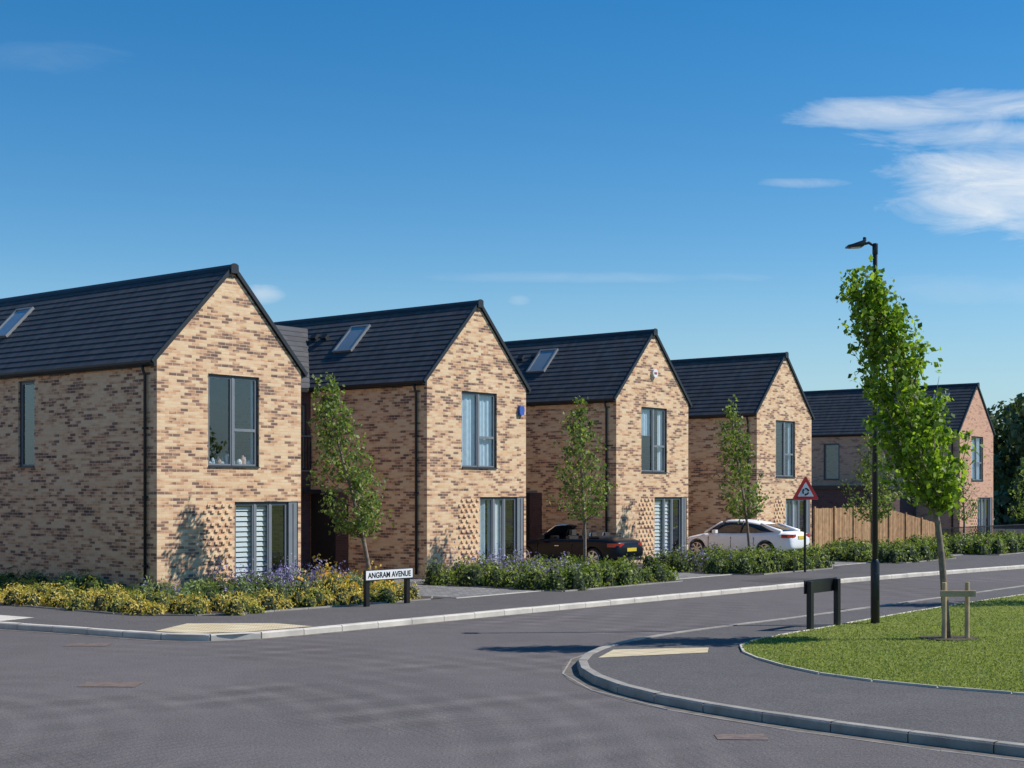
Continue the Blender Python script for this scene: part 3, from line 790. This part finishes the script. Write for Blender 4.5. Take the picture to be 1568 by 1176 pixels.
# ------------------------------------------------------------ roundabout sign
x,y=SP(19.2,6.6)
E=empty('traffic_sign',(x,y,.1),math.radians(8)); a=MB()
a.tube([(0,0,0),(0,0,2.8)],.038,M_BLACK,10)
def tri(r,c=.0):
    out=[]
    for k in range(3):
        A=math.pi/2+k*2*math.pi/3
        vx,vz=(r-c*2)*math.cos(A),(r-c*2)*math.sin(A)
        for j in range(5):
            B=A-math.pi/3+j*(2*math.pi/3)/4
            out.append((vx+c*math.cos(B),vz+c*math.sin(B)))
    return out
M_RED=mat('red_sign_paint',(.70,.03,.03),.35,var=.05)
zc=2.46
Tn=lambda u,v,h:(u,h,v+zc)
a.prism(tri(.50,.04),-.062,-.05,mat('grey_metal',(.3,.3,.3),.4,.6),Tn)
a.prism(tri(.49,.04),-.066,-.0622,M_RED,Tn); a.prism(tri(.30,.015),-.070,-.0662,M_WHITE,Tn)
for k in range(3):
    A0=k*2*math.pi/3+.5
    q=[(.065*math.cos(A0+j*.33),.065*math.sin(A0+j*.33)) for j in range(5)]+[(.115*math.cos(A0+j*.33),.115*math.sin(A0+j*.33)) for j in range(4,-1,-1)]
    a.prism(q,-.0735,-.0702,M_BLACK,Tn)
    e=A0-.02; t=e-.45
    a.prism([(.045*math.cos(e),.045*math.sin(e)),(.14*math.cos(e),.14*math.sin(e)),(.1*math.cos(t),.1*math.sin(t))],-.0735,-.0702,M_BLACK,Tn)
a.build('sign_plate_and_post',E)

# ------------------------------------------------------------ cars
M_TYRE=mat('tyre_rubber',(.02,.02,.02),.8)
M_RIM=mat('alloy',(.55,.56,.58),.25,.9,var=.05)
M_CARBLK=mat('black_car_paint',(.004,.006,.012),.28,0,var=.1,spec=.3)
M_CARWHT=mat('white_car_paint',(.90,.90,.90),.35,0,var=.01)
M_CARGL=mat('car_glass',(.02,.025,.03),.03,var=.1,spec=1)
M_TAIL=mat('tail_light',(.45,.02,.02),.15,coat=1)
M_PLATE=mat('yellow_plate',(.75,.55,.05),.4,var=.03)
M_LEATH=mat('leather_seat',(.05,.045,.04),.6)
M_CHROME=mat('chrome',(.7,.7,.72),.12,1,var=.03)
def loft(sections,m,name,parent,sub=2,closed=True):
    bm=bmesh.new(); rings=[]
    for s_ in sections: rings.append([bm.verts.new(q) for q in s_])
    n=len(rings[0])
    for a_,b_ in zip(rings,rings[1:]):
        for j in range(n): bm.faces.new((a_[j],a_[(j+1)%n],b_[(j+1)%n],b_[j]))
    bm.faces.new(rings[0][::-1]); bm.faces.new(rings[-1])
    bmesh.ops.recalc_face_normals(bm,faces=bm.faces)
    me=bpy.data.meshes.new(name); bm.to_mesh(me); bm.free(); me.materials.append(m)
    ob=bpy.data.objects.new(name,me); sc.collection.objects.link(ob)
    if sub: 
        md=ob.modifiers.new('s','SUBSURF'); md.levels=sub; md.render_levels=sub
    return ob
def apply(ob,cutters=()):
    for c in cutters:
        b=ob.modifiers.new('b','BOOLEAN'); b.operation='DIFFERENCE'; b.object=c; b.solver='EXACT'
    bpy.context.view_layer.update()
    me=bpy.data.meshes.new_from_object(ob.evaluated_get(bpy.context.evaluated_depsgraph_get()))
    ob.modifiers.clear(); ob.data=me
    for c in cutters: bpy.data.objects.remove(c)
    for p in me.polygons: p.use_smooth=True
    try: me.set_sharp_from_angle(angle=math.radians(35))
    except Exception: pass
def section(x,w,zl,zs,zt,tw):
    h=[(0,zl),(w*.80,zl),(w*.97,zl+.07),(w,zl+(zs-zl)*.55),(w*.985,zs),(w*.93,zs+(zt-zs)*.55),(tw,zt-.01),(tw*.5,zt+.012)]
    pts=[(x,yy,zz) for yy,zz in h]+[(x,0,zt+.015)]+[(x,-yy,zz) for yy,zz in h[:0:-1]]
    return pts
def car(name,s,p,paint,conv):
    x,y=SP(s,p); E=empty(name,(x,y,.11),ANG+math.pi/2)
    if conv:
        st=[(-2.27,.62,.42,.62,.74,.52),(-2.22,.76,.33,.66,.86,.60),(-2.08,.83,.27,.70,.94,.66),(-1.6,.875,.22,.73,.99,.70),(-1.0,.885,.2,.74,.97,.74),(0,.885,.2,.74,.93,.76),(.85,.88,.2,.74,.94,.74),(1.45,.87,.22,.71,.88,.68),(1.95,.83,.26,.64,.77,.6),(2.2,.74,.3,.56,.66,.54),(2.28,.6,.38,.52,.58,.44)]
    else:
        st=[(-2.42,.62,.45,.66,.82,.5),(-2.36,.78,.34,.72,.95,.60),(-2.15,.86,.27,.77,1.02,.68),(-1.6,.91,.22,.80,1.01,.76),(-1.0,.92,.2,.80,.98,.80),(0,.92,.2,.79,.95,.80),(.95,.915,.2,.78,.95,.76),(1.5,.90,.22,.74,.88,.68),(2.05,.86,.26,.66,.76,.6),(2.36,.74,.32,.58,.66,.52),(2.44,.6,.38,.54,.59,.44)]
    body=loft([section(*q) for q in st],paint,'body',E)
    wr=.33; ax=(-1.36,1.38) if conv else (-1.42,1.46); hw=.885 if conv else .92
    cut=[]
    for X in ax:
        for sy in (-1,1):
            c=MB(); c.tube([(X,sy*(hw-.27),wr),(X,sy*(hw+.2),wr)],.385,M_TYRE,28); cut.append(c.build('cut'))
    if conv:
        c=MB(); c.box((-.98,-.66,.45),(.72,.66,1.4),M_TRIM); cut.append(c.build('cut'))
    apply(body,cut); body.parent=E
    d=MB()
    for X in ax:
        for sy in (-1,1):
            yo=sy*(hw-.02); yi=sy*(hw-.24)
            d.tube([(X,yi,wr),(X,yi+sy*.03,wr),(X,yo-sy*.03,wr),(X,yo,wr)],[wr-.03,wr,wr,wr-.03],M_TYRE,24)
            d.tube([(X,yo-sy*.02,wr),(X,yo+sy*.003,wr)],[.235,.235],M_TRIM,20)
            d.tube([(X,yo,wr),(X,yo+sy*.012,wr)],[.06,.05],M_RIM,12)
            for k in range(7):
                A=k*2*math.pi/7; cA,sA=math.cos(A),math.sin(A)
                q=[(.04,-.022),(.235,-.03),(.235,.03),(.04,.022)]
                d.prism([(u*cA-v*sA,u*sA+v*cA) for u,v in q],yo+sy*.004,yo+sy*.014,M_RIM,lambda a_,b_,h,X=X:(X+a_,h,wr+b_))
            n=28
            for k in range(n):
                A=k*2*math.pi/n;B=(k+1)*2*math.pi/n
                f=lambda r,t,h:(X+r*math.cos(t),h,wr+r*math.sin(t))
                d.poly([f(.222,A,yo+sy*.016),f(.222,B,yo+sy*.016),f(.245,B,yo+sy*.006),f(.245,A,yo+sy*.006)],M_RIM)
    rx=-2.27 if conv else -2.42; L2=2.28 if conv else 2.44
    zt=.70 if conv else .80
    for sy in (-1,1):
        d.prism([(rx+.02,sy*.40),(rx+.02,sy*.62),(rx+.14,sy*(hw-.085)),(rx+.36,sy*(hw-.035)),(rx+.36,sy*(hw-.1)),(rx+.16,sy*.60)],zt,zt+.12,M_TAIL,lambda u,v,h:(u,v,h))
        d.tube([(rx+.04,sy*.5,.33),(rx-.03,sy*.5,.33)],.04,M_CHROME,10)
        d.prism([(L2-.10,sy*.52),(L2-.20,sy*.70),(L2-.42,sy*(hw-.08)),(L2-.42,sy*(hw-.2)),(L2-.15,sy*.45)],.58,.67,M_CHROME,lambda u,v,h:(u,v,h))
        d.box((.55,sy*(hw-.02),.93),(.70,sy*(hw+.15),1.05),paint)
        d.box((-.05,sy*(hw-.02),.70),(.12,sy*(hw+.012),.725),M_CHROME if conv else paint)
        for X in ((-.55,.85) if conv else (-.95,.0,.95)):
            d.box((X,sy*(hw-.05),.30),(X+.012,sy*(hw+.0015),.80),M_TRIM)
        d.box((-1.0,sy*(hw-.06),.20),(1.0,sy*(hw-.008),.27),M_TRIM)
    d.box((rx-.012,-.26,zt-.14 if conv else zt-.05),(rx+.03,.26,zt-.03 if conv else zt+.06),M_PLATE)
    d.box((rx+.03,-.55,.27),(rx+.10,.55,.40),M_TRIM)
    d.box((L2-.08,-.4,.36),(L2+.0,.4,.50),M_TRIM)
    if conv:
        d.poly([(.86,-.72,.93),(.86,.72,.93),(.30,.60,1.34),(.30,-.60,1.34)],M_CARGL)
        d.tube([(.88,-.73,.92),(.58,-.67,1.15),(.30,-.61,1.345),(.27,0,1.37),(.30,.61,1.345),(.58,.67,1.15),(.88,.73,.92)],.028,M_CHROME,8)
        for sy in (-.36,.36):
            for X,hh in ((-.05,1.02),(-.85,.93)):
                d.prism([(X-.18,.5),(X+.02,.5),(X-.08,hh),(X-.22,hh)],sy-.24,sy+.24,M_LEATH,lambda u,v,h:(u,h,v))
                d.prism([(X-.23,hh+.02),(X-.11,hh+.02),(X-.13,hh+.20),(X-.23,hh+.20)],sy-.12,sy+.12,M_LEATH,lambda u,v,h:(u,h,v))
            d.prism([(X+.0,.48),(X+.5,.48),(X+.5,.60),(X+.0,.58)],sy-.24,sy+.24,M_LEATH,lambda u,v,h:(u,h,v))
            d.tube([(-1.0,sy-.16,.97),(-1.0,sy-.13,1.12),(-1.0,sy+.13,1.12),(-1.0,sy+.16,.97)],.022,M_CHROME,8)
        d.box((-1.45,-.62,.985),(-1.02,.62,1.03),M_TRIM)
        d.box((.72,-.64,.6),(.86,.64,.92),M_TRIM)
        d.tube([(.55,.36,.86),(.52,.36,1.02)],[.16,.16],M_TRIM,14)
    d.build('wheels_and_trim',E)
    if not conv:
        def cs(X,zb,zt_,bw,rw):
            z2=zb+(zt_-zb)*.5
            h=[(0,zb-.03),(bw,zb-.03),(bw,zb),((bw*.55+rw*.45),z2),(rw+.02,zt_-.03),(rw*.7,zt_+.005)]
            return [(X,a_,b_) for a_,b_ in h]+[(X,0,zt_+.012)]+[(X,-a_,b_) for a_,b_ in h[:0:-1]]
        S=[cs(-2.02,1.0,1.03,.60,.50),cs(-1.55,.985,1.17,.72,.54),cs(-1.0,.97,1.31,.78,.57),(cs(-.3,.95,1.41,.80,.59)),cs(.25,.95,1.42,.80,.58),cs(.62,.95,1.34,.79,.57),cs(1.25,.93,.97,.70,.60)]
        g=loft(S,M_CARGL,'greenhouse',E,2); apply(g); g.parent=E
        S2=[[(X,a_*.99,b_+.012) for X,a_,b_ in sec] for sec in (cs(-1.2,1.20,1.275,.62,.555),cs(-.8,1.28,1.35,.64,.575),cs(-.3,1.34,1.412,.64,.59),cs(.25,1.34,1.42,.635,.58),cs(.52,1.31,1.375,.62,.57))]
        r=loft(S2,paint,'roof_panel',E,2); apply(r); r.parent=E
        pb=MB()
        for sy in (-1,1):
            pb.tube([(1.22,sy*.73,.95),(.85,sy*.685,1.16),(.52,sy*.62,1.345)],.03,paint,8)
            pb.tube([(-.35,sy*.80,.95),(-.38,sy*.72,1.2),(-.40,sy*.62,1.38)],.025,M_TRIM,8)
            pb.tube([(-1.95,sy*.68,.99),(-1.5,sy*.665,1.13),(-1.1,sy*.625,1.28)],[.09,.075,.045],paint,8)
        pb.build('pillars',E,True)
    return E
car('parked_convertible_car',17.3,-.75,M_CARBLK,True)
car('parked_car',26.6,.25,M_CARWHT,False)

# ------------------------------------------------------------ sky, sun
az=math.atan2(.995,.08); el=math.radians(45)
sv=Vector((math.sin(az)*math.cos(el),math.cos(az)*math.cos(el),math.sin(el)))
sun=bpy.data.lights.new('sun','SUN'); sun.energy=5.0; sun.angle=math.radians(.5); sun.color=(1,.955,.89)
so=bpy.data.objects.new('sun',sun); sc.collection.objects.link(so); so.rotation_euler=sv.to_track_quat('Z','Y').to_euler(); so.location=(30,10,30)
w=bpy.data.worlds.new('World'); sc.world=w; w.use_nodes=True
nt=NT(w.node_tree); bg=w.node_tree.nodes['Background']
sky=nt.new('ShaderNodeTexSky',sky_type='NISHITA'); sky.sun_disc=False; sky.sun_elevation=el; sky.sun_rotation=az
sky.air_density=1.0; sky.dust_density=.05; sky.ozone_density=2.2; sky.altitude=100
gen=texc(nt,'Generated'); sx=nt.new('ShaderNodeSeparateXYZ'); nt.l.new(gen,sx.inputs[0])
X,Y,Z=sx.outputs
Ys=nt.M('MAXIMUM',Y,.05); u=nt.M('DIVIDE',X,Ys); v=nt.M('DIVIDE',Z,Ys)
cv=nt.new('ShaderNodeCombineXYZ'); nt.set(cv.inputs[0],nt.M('MULTIPLY',u,13.0)); nt.set(cv.inputs[1],nt.M('MULTIPLY',v,48.0))
nz=nt.noise(cv.outputs[0],1.0,9,.64,.6)
total=None
for (cu_,cv_,ru,rv,amp,thr) in ((.265,.262,.085,.012,.85,.0),(.35,.268,.08,.012,.95,.0),(.34,.246,.11,.012,.9,.0),(.350,.209,.095,.034,1.2,.0),(.20,.214,.035,.004,.45,0),(-.172,.137,.016,.007,.7,0),(.06,.149,.13,.004,.2,0),(-.33,.30,.07,.012,.10,0),(.005,.133,.008,.004,.3,0),(.35,.14,.12,.012,.2,0)):
    du=nt.M('DIVIDE',nt.M('SUBTRACT',u,cu_),ru); dv=nt.M('DIVIDE',nt.M('SUBTRACT',v,cv_),rv)
    m_=nt.M('SUBTRACT',1.0,nt.M('ADD',nt.M('MULTIPLY',du,du),nt.M('MULTIPLY',dv,dv)))
    m_=nt.M('MAXIMUM',m_,-1.0)
    q=nt.M('ADD',m_,nt.M('MULTIPLY',nt.M('SUBTRACT',nz,.50 if ru!=.095 else .44),3.0))
    q=nt.M('MULTIPLY',nt.M('MULTIPLY',q,.6,clamp=True),amp)
    total=q if total is None else nt.M('MAXIMUM',total,q)
front=nt.M('GREATER_THAN',Y,.1)
fac=nt.M('MULTIPLY',nt.M('MULTIPLY',total,front),.85,clamp=True)
hs=nt.new('ShaderNodeHueSaturation'); nt.l.new(sky.outputs[0],hs.inputs['Color']); hs.inputs['Saturation'].default_value=1.45
hz=nt.M('SUBTRACT',1.0,nt.M('DIVIDE',Z,.16),clamp=True)
hz=nt.M('MULTIPLY',nt.M('POWER',hz,1.3),.92)
base=nt.mix(hz,hs.outputs[0],(2.6,4.3,5.8))
col=nt.mix(fac,base,(6.8,7.2,7.6))
nt.set(bg.inputs[0],col); bg.inputs[1].default_value=.122

# ------------------------------------------------------------ camera
cam=bpy.data.cameras.new('camera'); co=bpy.data.objects.new('camera',cam); sc.collection.objects.link(co)
co.location=(0,0,2.5); co.rotation_euler=(math.pi/2,0,0); cam.sensor_width=36; cam.lens=51.06; cam.shift_y=.107; cam.clip_end=6000; cam.clip_start=.1
sc.camera=co
sc.view_settings.view_transform='Standard'; sc.view_settings.look='None'; sc.view_settings.exposure=0
